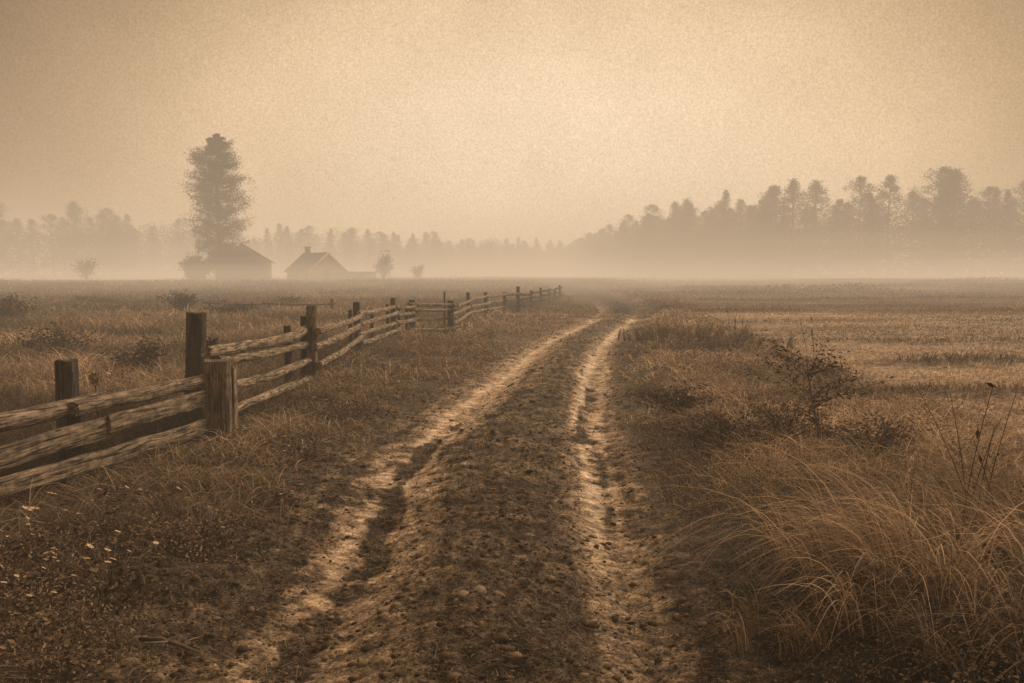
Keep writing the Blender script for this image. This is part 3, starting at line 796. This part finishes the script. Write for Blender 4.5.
def stalks(name, x, y, n, h, label, seed, leaves=14, spread=.12, lum=.03):
    r = np.random.default_rng(seed)
    root = empty(name, (x, y, g1(x, y)), 0, label, 'dead stalks')
    st = Acc(); P = []
    for i in range(n):
        b = np.array([r.normal(0, spread), r.normal(0, spread), -.03]); H = h * r.uniform(.6, 1.0)
        t = np.linspace(0, 1, 6)[:, None]; lean = np.array([r.normal(-.08, .12), r.normal(0, .1), 0]) * H * 1.4
        lp = b + t * np.array([0, 0, H]) + t ** 1.6 * lean
        st.add(*tube(lp, np.linspace(.0026, .0012, 6) * (1 + .06 * y), 5))
        for q in r.uniform(.2, 1, leaves // n + 1):
            P.append([np.interp(q, t[:, 0], lp[:, j]) + r.normal(0, .012) for j in range(3)])
    P = np.array(P)
    st.build('stalk', M_POST, root)
    V, F, C = leafquads(P, (.02 + .0012 * y) * r.uniform(.5, 1.3, len(P)), tone(len(P), lum, .4), 1.6)
    link('dead_leaf', mesh_np('dead_leaf', V, F, C), M_LEAF, root)
stalks('dead_stalks', 2.38, 4.45, 7, 1.08, 'tall thin dark stalks with withered leaves at the right edge', 51)
stalks('seed_stalks', 4.75, 17.9, 4, 1.0, 'thin stalks with dark seed heads above the weed clump', 52, 20, .35)
stalks('seed_stalks', 5.3, 16.2, 3, .85, 'two or three bent stalks leaning over the stubble edge', 53, 9, .3)
stalks('seed_stalks', 3.6, 10.6, 3, .55, 'short dry stalks halfway to the stubble behind the sapling', 54, 8, .25)

# flowering weeds on the left verge
def flower_plant(name, x, y, w, h, nleaf, nfl, fsz, label, seed, group=None, lum=.05):
    r = np.random.default_rng(seed)
    root = empty(name, (x, y, g1(x, y)), 0, label, 'flowering plant', group)
    st = Acc(); P = []; FV = []
    for i in range(nfl):
        az = r.uniform(0, 6.28); q = math.sqrt(r.random()) * w * .5
        tip = np.array([math.cos(az) * q, math.sin(az) * q, h * r.uniform(.7, 1.1)])
        t = np.linspace(0, 1, 5)[:, None]; lp = tip * np.array([1, 1, 0]) * t ** 1.3 + np.array([0, 0, 1]) * tip[2] * t
        st.add(*tube(lp, np.linspace(.003, .0015, 5), 5)); FV.append(tip)
    a = r.normal(0, 1, (nleaf, 3)) * np.array([w * .28, w * .28, 0]); a[:, 2] = np.abs(r.normal(0, .42, nleaf)) * h * np.exp(-((a[:, 0] ** 2 + a[:, 1] ** 2) / (w * w * .25)))
    st.build('stem', M_STICK, root)
    V, F, C = leafquads(a, .019 * r.uniform(.5, 1.5, nleaf), tone(nleaf, lum * 1.5, .6))
    link('foliage', mesh_np('foliage', V, F, C), M_LEAF, root)
    for c in FV:
        n = 9; th = np.arange(n) * 2 * np.pi / n; s = fsz * r.uniform(.8, 1.6)
        tiltx, tilty = r.normal(-.2, .35), r.normal(-.5, .3)
        V = []; F = []
        for k in range(n):
            e = np.array([math.cos(th[k]), math.sin(th[k])]); f = np.array([-e[1], e[0]])
            for u, v in ((.15, 0), (.6, .26), (1, 0), (.6, -.26)):
                pxy = e * u * s + f * v * s
                V.append([c[0] + pxy[0], c[1] + pxy[1], c[2] + .15 * s * u * u + pxy[0] * tiltx - pxy[1] * tilty * -1 * .5])
            F.append((4 * k, 4 * k + 1, 4 * k + 2, 4 * k + 3))
        link('flower', mesh_np('flower', np.array(V), np.array(F), np.tile(np.array(S(.55)), (len(V), 1))), M_LEAF, root)
flower_plant('daisy_plant', -2.80, 5.45, .5, .20, 260, 5, .026, 'weed with two big pale daisy heads under the near plank', 61)
flower_plant('white_weed', -1.95, 4.2, .55, .24, 700, 16, .012, 'bushy dark weed dotted with small white flowers at lower left', 62, None, .035)
flower_plant('white_weed', -2.30, 4.35, .45, .16, 420, 9, .011, 'white flowered weed left of the bushy dark one', 63, None, .05)
flower_plant('white_weed', -2.55, 5.9, .6, .14, 420, 16, .012, 'spreading patch of tiny white flowers below the low plank', 64, None, .06)
flower_plant('white_weed', -2.1, 6.5, .6, .10, 350, 9, .011, 'low white flowered weed between the planks and the left rut', 65, None, .06)
flower_plant('white_weed', -1.75, 7.4, .55, .16, 420, 8, .012, 'dark leafy weed nearest the left wheel rut', 66, None, .04)
flower_plant('white_weed', -2.52, 8.25, .4, .20, 350, 10, .012, 'white flowered weed growing at the foot of the block post', 67, None, .05)
flower_plant('white_weed', -1.75, 9.6, .9, .22, 700, 12, .013, 'leafy weed on the verge before the tall round fence post', 68, None, .045)
flower_plant('white_weed', -4.6, 10.4, .8, .42, 500, 14, .018, 'pale flowered weed behind the fence left of the block post', 69, None, .05)

def seedhead(x, y, z):
    r = np.random.default_rng(9)
    root = empty('dry_seedhead', (x, y, g1(x, y)), 0, 'fluffy pale dried seed head beside the square fence post', 'dried plant')
    st = Acc(); hz = z - g1(x, y)
    st.add(*tube([(0, 0, -.03), (.01, 0, hz * .5), (-.01, 0, hz)], [.007, .006, .005], 6)); st.build('stem', M_STICK, root)
    n = 420; d = r.normal(0, 1, (n, 3)); d /= np.linalg.norm(d, axis=1)[:, None]
    P = np.array([0, 0, hz]) + d * np.array([.055, .055, .062]) * r.uniform(.5, 1.05, n)[:, None]
    V, F, C = leafquads(P, .011 * r.uniform(.6, 1.4, n), tone(n, .22, .5))
    link('seed_fluff', mesh_np('seed_fluff', V, F, C), M_LEAF, root)
for k, (x, y, w, h, nl, nf, lb) in enumerate([
    (-2.35, 5.0, .5, .22, 500, 9, 'leafy flowered weed under the front of the low plank'),
    (-1.75, 5.0, .5, .17, 450, 8, 'flowered weed right behind the bushy dark one'),
    (-2.2, 3.75, .5, .2, 500, 10, 'white dotted weed in the lower left corner'),
    (-1.65, 5.9, .45, .14, 350, 6, 'low flowered weed halfway between low plank and left rut'),
    (-2.75, 4.7, .5, .22, 450, 9, 'flowered weed against the left border below the planks'),
    (-2.1, 8.0, .5, .15, 350, 7, 'sparse flowered weed in front of the block post toward the rut'),
    (-2.2, 10.9, .6, .2, 400, 6, 'small flowered weed at the foot of the tall round post')]):
    flower_plant('white_weed', x, y, w, h, nl, nf, .0105, lb, 90 + k, None, .045)
seedhead(-3.28, 6.95, .78)

# ------------------------------------------------------------------ stones and a stick on the track
def stone(x, y, s, label, seed, sq=(1.2, .9, .7)):
    import bmesh
    bm = bmesh.new(); bmesh.ops.create_icosphere(bm, subdivisions=3, radius=1)
    for v in bm.verts:
        c = v.co.copy(); k = .8 + .5 * float(fbm(np.array([c.x * 1.6 + seed]), np.array([c.y * 1.6 + c.z * 2.1]), seed, 3)[0])
        v.co = Vector((c.x * sq[0], c.y * sq[1], c.z * sq[2])) * k * s
    me = bpy.data.meshes.new('stone'); bm.to_mesh(me); bm.free()
    for p in me.polygons: p.use_smooth = True
    o = link('stone', me, M_STONE); o.location = (x, y, g1(x, y) + s * .02); o.rotation_euler = (0, 0, seed)
    return tag(o, label, 'stone')
stone(-.235, 4.1, .030, 'flat pale stone on the track, left one of three in a row', 1)
stone(-.155, 4.13, .036, 'rounded pale stone in the middle of three on the track', 2, (1.1, .9, .8))
stone(-.07, 4.1, .024, 'small dark sided stone at the right of the three on the track', 3)
stone(.10, 5.1, .02, 'small lone stone on the crown of the track', 4)
stone(-.02, 3.62, .03, 'dull brown lump low on the crown of the track nearest the camera', 5)
a = Acc(); a.add(*tube([(-.17, .06, .02), (-.06, .02, .035), (.04, -.03, .03), (.13, -.06, .012)], [.009, .010, .008, .004], 7, .3, 3))
a.add(*tube([(-.02, .0, .033), (-.07, -.05, .05), (-.1, -.07, .055)], [.006, .004, .002], 6, .2, 4))
st = a.build('broken_stick', M_STICK, None, True); st.location = (-1.42, 3.62, g1(-1.42, 3.62) + .02)
tag(st, 'broken forked stick lying on mud at the lower left', 'stick')

# ------------------------------------------------------------------ farm buildings
def cabin():
    x, y = -27.9, 126.5; z = g1(x, y) - .35
    root = empty('log_cabin', (x, y, z), R(-45), 'small steep roofed cabin with pale gable board and stub chimney', 'cabin')
    L, W, wh, rh = 5.6, 5.8, 2.0, 4.35
    a = Acc()
    a.add([(-L/2, -W/2, -.6), (L/2, -W/2, -.6), (L/2, W/2, -.6), (-L/2, W/2, -.6), (-L/2, -W/2, wh), (L/2, -W/2, wh), (L/2, W/2, wh), (-L/2, W/2, wh), (-L/2, 0, rh - .12), (L/2, 0, rh - .12)],
          [(0, 1, 5, 4), (2, 3, 7, 6), (1, 2, 6, 9, 5), (3, 0, 4, 8, 7), (0, 3, 2, 1)])
    for k in range(7): a.add(*box(-L/2 - .04, L/2 + .04, -W/2 - .05, -W/2 - .003, k * .28 + .02, k * .28 + .25))
    a.build('wall', M_BOARD, root)
    a = Acc(); e = .35; s = (rh - wh) / (W / 2)
    for sg in (-1, 1):
        y1 = sg * (W / 2 + e); z1 = wh - e * s
        a.add([(-L/2 - e, 0, rh), (L/2 + e, 0, rh), (L/2 + e, y1, z1), (-L/2 - e, y1, z1), (-L/2 - e, 0, rh - .12), (L/2 + e, 0, rh - .12), (L/2 + e, y1, z1 - .12), (-L/2 - e, y1, z1 - .12)],
              [(0, 1, 2, 3), (4, 7, 6, 5), (0, 4, 5, 1), (1, 5, 6, 2), (2, 6, 7, 3), (3, 7, 4, 0)])
    rf = a.build('roof', M_SHINGLE, root)
    a = Acc(); a.add(*box(-L/2 + .5, -L/2 + 1.05, -.3, .3, rh - .5, rh + .75)); a.add(*box(-L/2 + .44, -L/2 + 1.11, -.36, .36, rh + .75, rh + .87)); a.build('chimney', M_BRICK, rf)
    for sg in (-1, 1):
        a = Acc(); y1 = sg * (W / 2 + e); z1 = wh - e * s; xx = L/2 + e + .003
        a.add([(xx, 0, rh + .02), (xx + .05, 0, rh + .02), (xx + .05, y1, z1 + .02), (xx, y1, z1 + .02), (xx, 0, rh - .24), (xx + .05, 0, rh - .24), (xx + .05, y1, z1 - .24), (xx, y1, z1 - .24)],
              [(0, 1, 2, 3), (4, 7, 6, 5), (0, 4, 5, 1), (1, 5, 6, 2), (2, 6, 7, 3), (3, 7, 4, 0)])
        b = a.build('gable_board', M_TRIM if sg < 0 else M_BOARD, root)
        if sg < 0: b['label'] = 'pale board along the front gable edge'
    a = Acc(); a.add(*box(.5, 1.3, -W/2 - .09, -W/2 - .055, .85, 1.6)); w = a.build('window', M_TRIM, root)
    a = Acc(); a.add(*box(.58, 1.22, -W/2 - .10, -W/2 - .092, .93, 1.52)); a.build('pane', M_PANE, w)
    a = Acc(); a.add(*box(L/2 + .01, L/2 + .06, -.5, .45, 0, 1.85)); a.build('door', M_DARK, root)
cabin()

def barn():
    x, y = -38.9, 129.5; z = g1(x, y) - .4
    root = empty('barn', (x, y, z), R(14), 'dark barn half hidden behind the tall tree', 'barn')
    W, L, wh, rh = 7.4, 9.0, 3.4, 5.7
    a = Acc()
    a.add([(-W/2, -L/2, -.6), (W/2, -L/2, -.6), (W/2, L/2, -.6), (-W/2, L/2, -.6), (-W/2, -L/2, wh), (W/2, -L/2, wh), (W/2, L/2, wh), (-W/2, L/2, wh), (0, -L/2, rh - .15), (0, L/2, rh - .15)],
          [(0, 1, 5, 8, 4), (2, 3, 7, 9, 6), (1, 2, 6, 5), (3, 0, 4, 7), (0, 3, 2, 1)])
    for k in range(14): a.add(*box(-W/2 + k * .52 + .02, -W/2 + k * .52 + .46, -L/2 - .04, -L/2 - .003, -.3, wh - .02))
    a.build('wall', M_BOARD, root)
    a = Acc(); e = .5; s = (rh - wh) / (W / 2)
    for sg in (-1, 1):
        x1 = sg * (W / 2 + e); z1 = wh - e * s
        a.add([(0, -L/2 - e, rh), (0, L/2 + e, rh), (x1, L/2 + e, z1), (x1, -L/2 - e, z1), (0, -L/2 - e, rh - .15), (0, L/2 + e, rh - .15), (x1, L/2 + e, z1 - .15), (x1, -L/2 - e, z1 - .15)],
              [(0, 1, 2, 3), (4, 7, 6, 5), (0, 4, 5, 1), (1, 5, 6, 2), (2, 6, 7, 3), (3, 7, 4, 0)])
    a.build('roof', M_SHINGLE, root)
    a = Acc(); a.add(*box(1.2, 3.4, -L/2 - .10, -L/2 - .045, -.3, 2.6)); a.build('door', M_DARK, root)
barn()

def low_shed():
    x, y = -21.9, 126.0; z = g1(x, y) - .15
    root = empty('low_shed', (x, y, z), R(-4), 'long low flat roofed shed joined to the right of the cabin', 'shed')
    a = Acc(); a.add(*box(-2.4, 2.4, -1.2, 1.2, -.6, 1.3))
    for k in range(5): a.add(*box(-2.44, 2.44, -1.25, -1.203, k * .26, k * .26 + .23))
    a.build('wall', M_BOARD, root)
    a = Acc(); V, F = box(-2.6, 2.6, -1.5, 1.5, 1.303, 1.43); V = [(p[0], p[1], p[2] + .06 * p[1]) for p in V]; a.add(V, F); a.build('roof', M_SHINGLE, root)
    a = Acc(); a.add(*box(.4, 1.2, -1.30, -1.253, -.2, 1.1)); a.build('door', M_DARK, root)
low_shed()

# ------------------------------------------------------------------ mist
FOG = (.735, .54, .352)
o = link('mist', mesh_np('mist', *(lambda b: (np.array(b[0]), np.array(b[1])))(box(-800, 800, -80, 760, -4, 19))), vol_mat('mist_air', .0043, FOG))
tag(o, 'thin brown mist filling the air over the whole field', 'mist', kind='stuff')
def bank(x, y, sx, sy, sz, sig, tilt=0.0):
    import bmesh
    bm = bmesh.new(); bmesh.ops.create_icosphere(bm, subdivisions=5, radius=1)
    me = bpy.data.meshes.new('mist_bank'); bm.to_mesh(me); bm.free()
    o = link('mist_bank', me, vol_mat('mist_bank_air', sig, (.74, .545, .36))); o.location = (x, y, .6); o.scale = (sx, sy, sz); o.rotation_euler = (0, tilt, 0)
    tag(o, 'low pale bank of mist lying along the foot of the woods', 'mist', 'banks of ground mist', kind='stuff')
for k in range(9):
    hz = 1.7 + 1.25 * k
    bank(10 + rng.normal(0, 12), 146 + rng.normal(0, 8), 230, 112, hz, .00025, rng.normal(0, .010))
for k in range(6):
    bank(35 + rng.normal(0, 12), 92 + rng.normal(0, 6), 120, 62 - 3 * k, 1.5 + .42 * k, .0011, rng.normal(0, .006))
for k in range(17):
    x = rng.uniform(-120, 110)
    bank(x, rng.uniform(95, 150) + .1 * abs(x) + (45 if -65 < x < 0 else 0), rng.uniform(22, 50), rng.uniform(14, 30), rng.uniform(2.5, 8), rng.uniform(.0012, .0026), rng.normal(0, .03))

# ------------------------------------------------------------------ sky, sun, camera
W = bpy.data.worlds.new('World'); SC.world = W; W.use_nodes = True
nt = W.node_tree; nt.nodes.clear()
EL, AZ = R(42), R(62)            # veiled sun, ahead and to the right of the lane
sky = N(nt, 'ShaderNodeTexSky', sky_type='NISHITA'); sky.sun_disc = False; sky.sun_elevation = EL; sky.sun_rotation = AZ; sky.dust_density = 6
bw = N(nt, 'ShaderNodeRGBToBW'); nt.links.new(sky.outputs[0], bw.inputs[0])
tc = N(nt, 'ShaderNodeTexCoord').outputs['Generated']
gdir = Vector((.04, 1, .20)).normalized()
st1 = N(nt, 'ShaderNodeVectorMath', operation='MULTIPLY'); nt.links.new(tc, st1.inputs[0]); st1.inputs[1].default_value = (1, 1, 1.9)
st2 = N(nt, 'ShaderNodeVectorMath', operation='NORMALIZE'); nt.links.new(st1.outputs[0], st2.inputs[0])
dt = N(nt, 'ShaderNodeVectorMath', operation='DOT_PRODUCT'); nt.links.new(st2.outputs[0], dt.inputs[0]); dt.inputs[1].default_value = gdir
ac = N(nt, 'ShaderNodeMath', operation='ARCCOSINE'); nt.links.new(dt.outputs['Value'], ac.inputs[0])
mr = N(nt, 'ShaderNodeMath', operation='DIVIDE'); nt.links.new(ac.outputs[0], mr.inputs[0]); mr.inputs[1].default_value = R(60)
glow = ramp(nt, mr.outputs[0], [(0, (1.06, .82, .57)), (.20, (1.03, .78, .525)), (.33, (.88, .63, .39)), (.45, (.52, .345, .19)), (.60, (.15, .085, .036)), (.80, (.45, .31, .18)), (1.0, (.80, .57, .34))])
f1 = noise(nt, tc, 5, 5, .6); f2 = noise(nt, tc, 460, 2, .7)
m1 = ramp(nt, f1, [(.3, (.88, .86, .83)), (.7, (1.07, 1.07, 1.08))])
m2 = ramp(nt, f2, [(.3, (.80, .79, .77)), (.7, (1.20, 1.20, 1.21))])
base = mulc(nt, mulc(nt, glow, m1), m2)
# the daylight sky's own brightness, scaled at 0.1, modulates the overcast
sc_ = N(nt, 'ShaderNodeMath', operation='MULTIPLY_ADD'); nt.links.new(bw.outputs[0], sc_.inputs[0]); sc_.inputs[1].default_value = .25; sc_.inputs[2].default_value = 8.6
vm = N(nt, 'ShaderNodeVectorMath', operation='SCALE'); nt.links.new(base, vm.inputs[0]); nt.links.new(sc_.outputs[0], vm.inputs['Scale'])
bg = N(nt, 'ShaderNodeBackground'); bg.inputs['Strength'].default_value = .1; nt.links.new(vm.outputs[0], bg.inputs[0])
out = N(nt, 'ShaderNodeOutputWorld'); nt.links.new(bg.outputs[0], out.inputs[0])

sun = bpy.data.lights.new('sun', 'SUN'); sun.energy = 4.0; sun.angle = R(48); sun.color = (1, .835, .63)
so = bpy.data.objects.new('sun', sun); COL.objects.link(so)
sd = Vector((math.sin(AZ) * math.cos(EL), math.cos(AZ) * math.cos(EL), math.sin(EL)))
so.rotation_euler = sd.to_track_quat('Z', 'Y').to_euler()

cam = bpy.data.cameras.new('camera'); co = bpy.data.objects.new('camera', cam); COL.objects.link(co)
cam.sensor_width = 36; cam.lens = 36 * 887 / 1024; cam.clip_start = .05; cam.clip_end = 5000
co.location = (0, 0, 1.6); co.rotation_euler = (R(90) - math.atan(67.5 / 887), 0, 0)
SC.camera = co
SC.view_settings.view_transform = 'Standard'; SC.view_settings.look = 'None'; SC.view_settings.exposure = 0
SC.render.engine = 'CYCLES'
SC.cycles.max_bounces = 4; SC.cycles.diffuse_bounces = 2; SC.cycles.volume_bounces = 0
SC.cycles.use_denoising = False
SC.render.filter_size = 1.8 if hasattr(SC.render, 'filter_size') else 1.5
SC.cycles.filter_width = 1.6
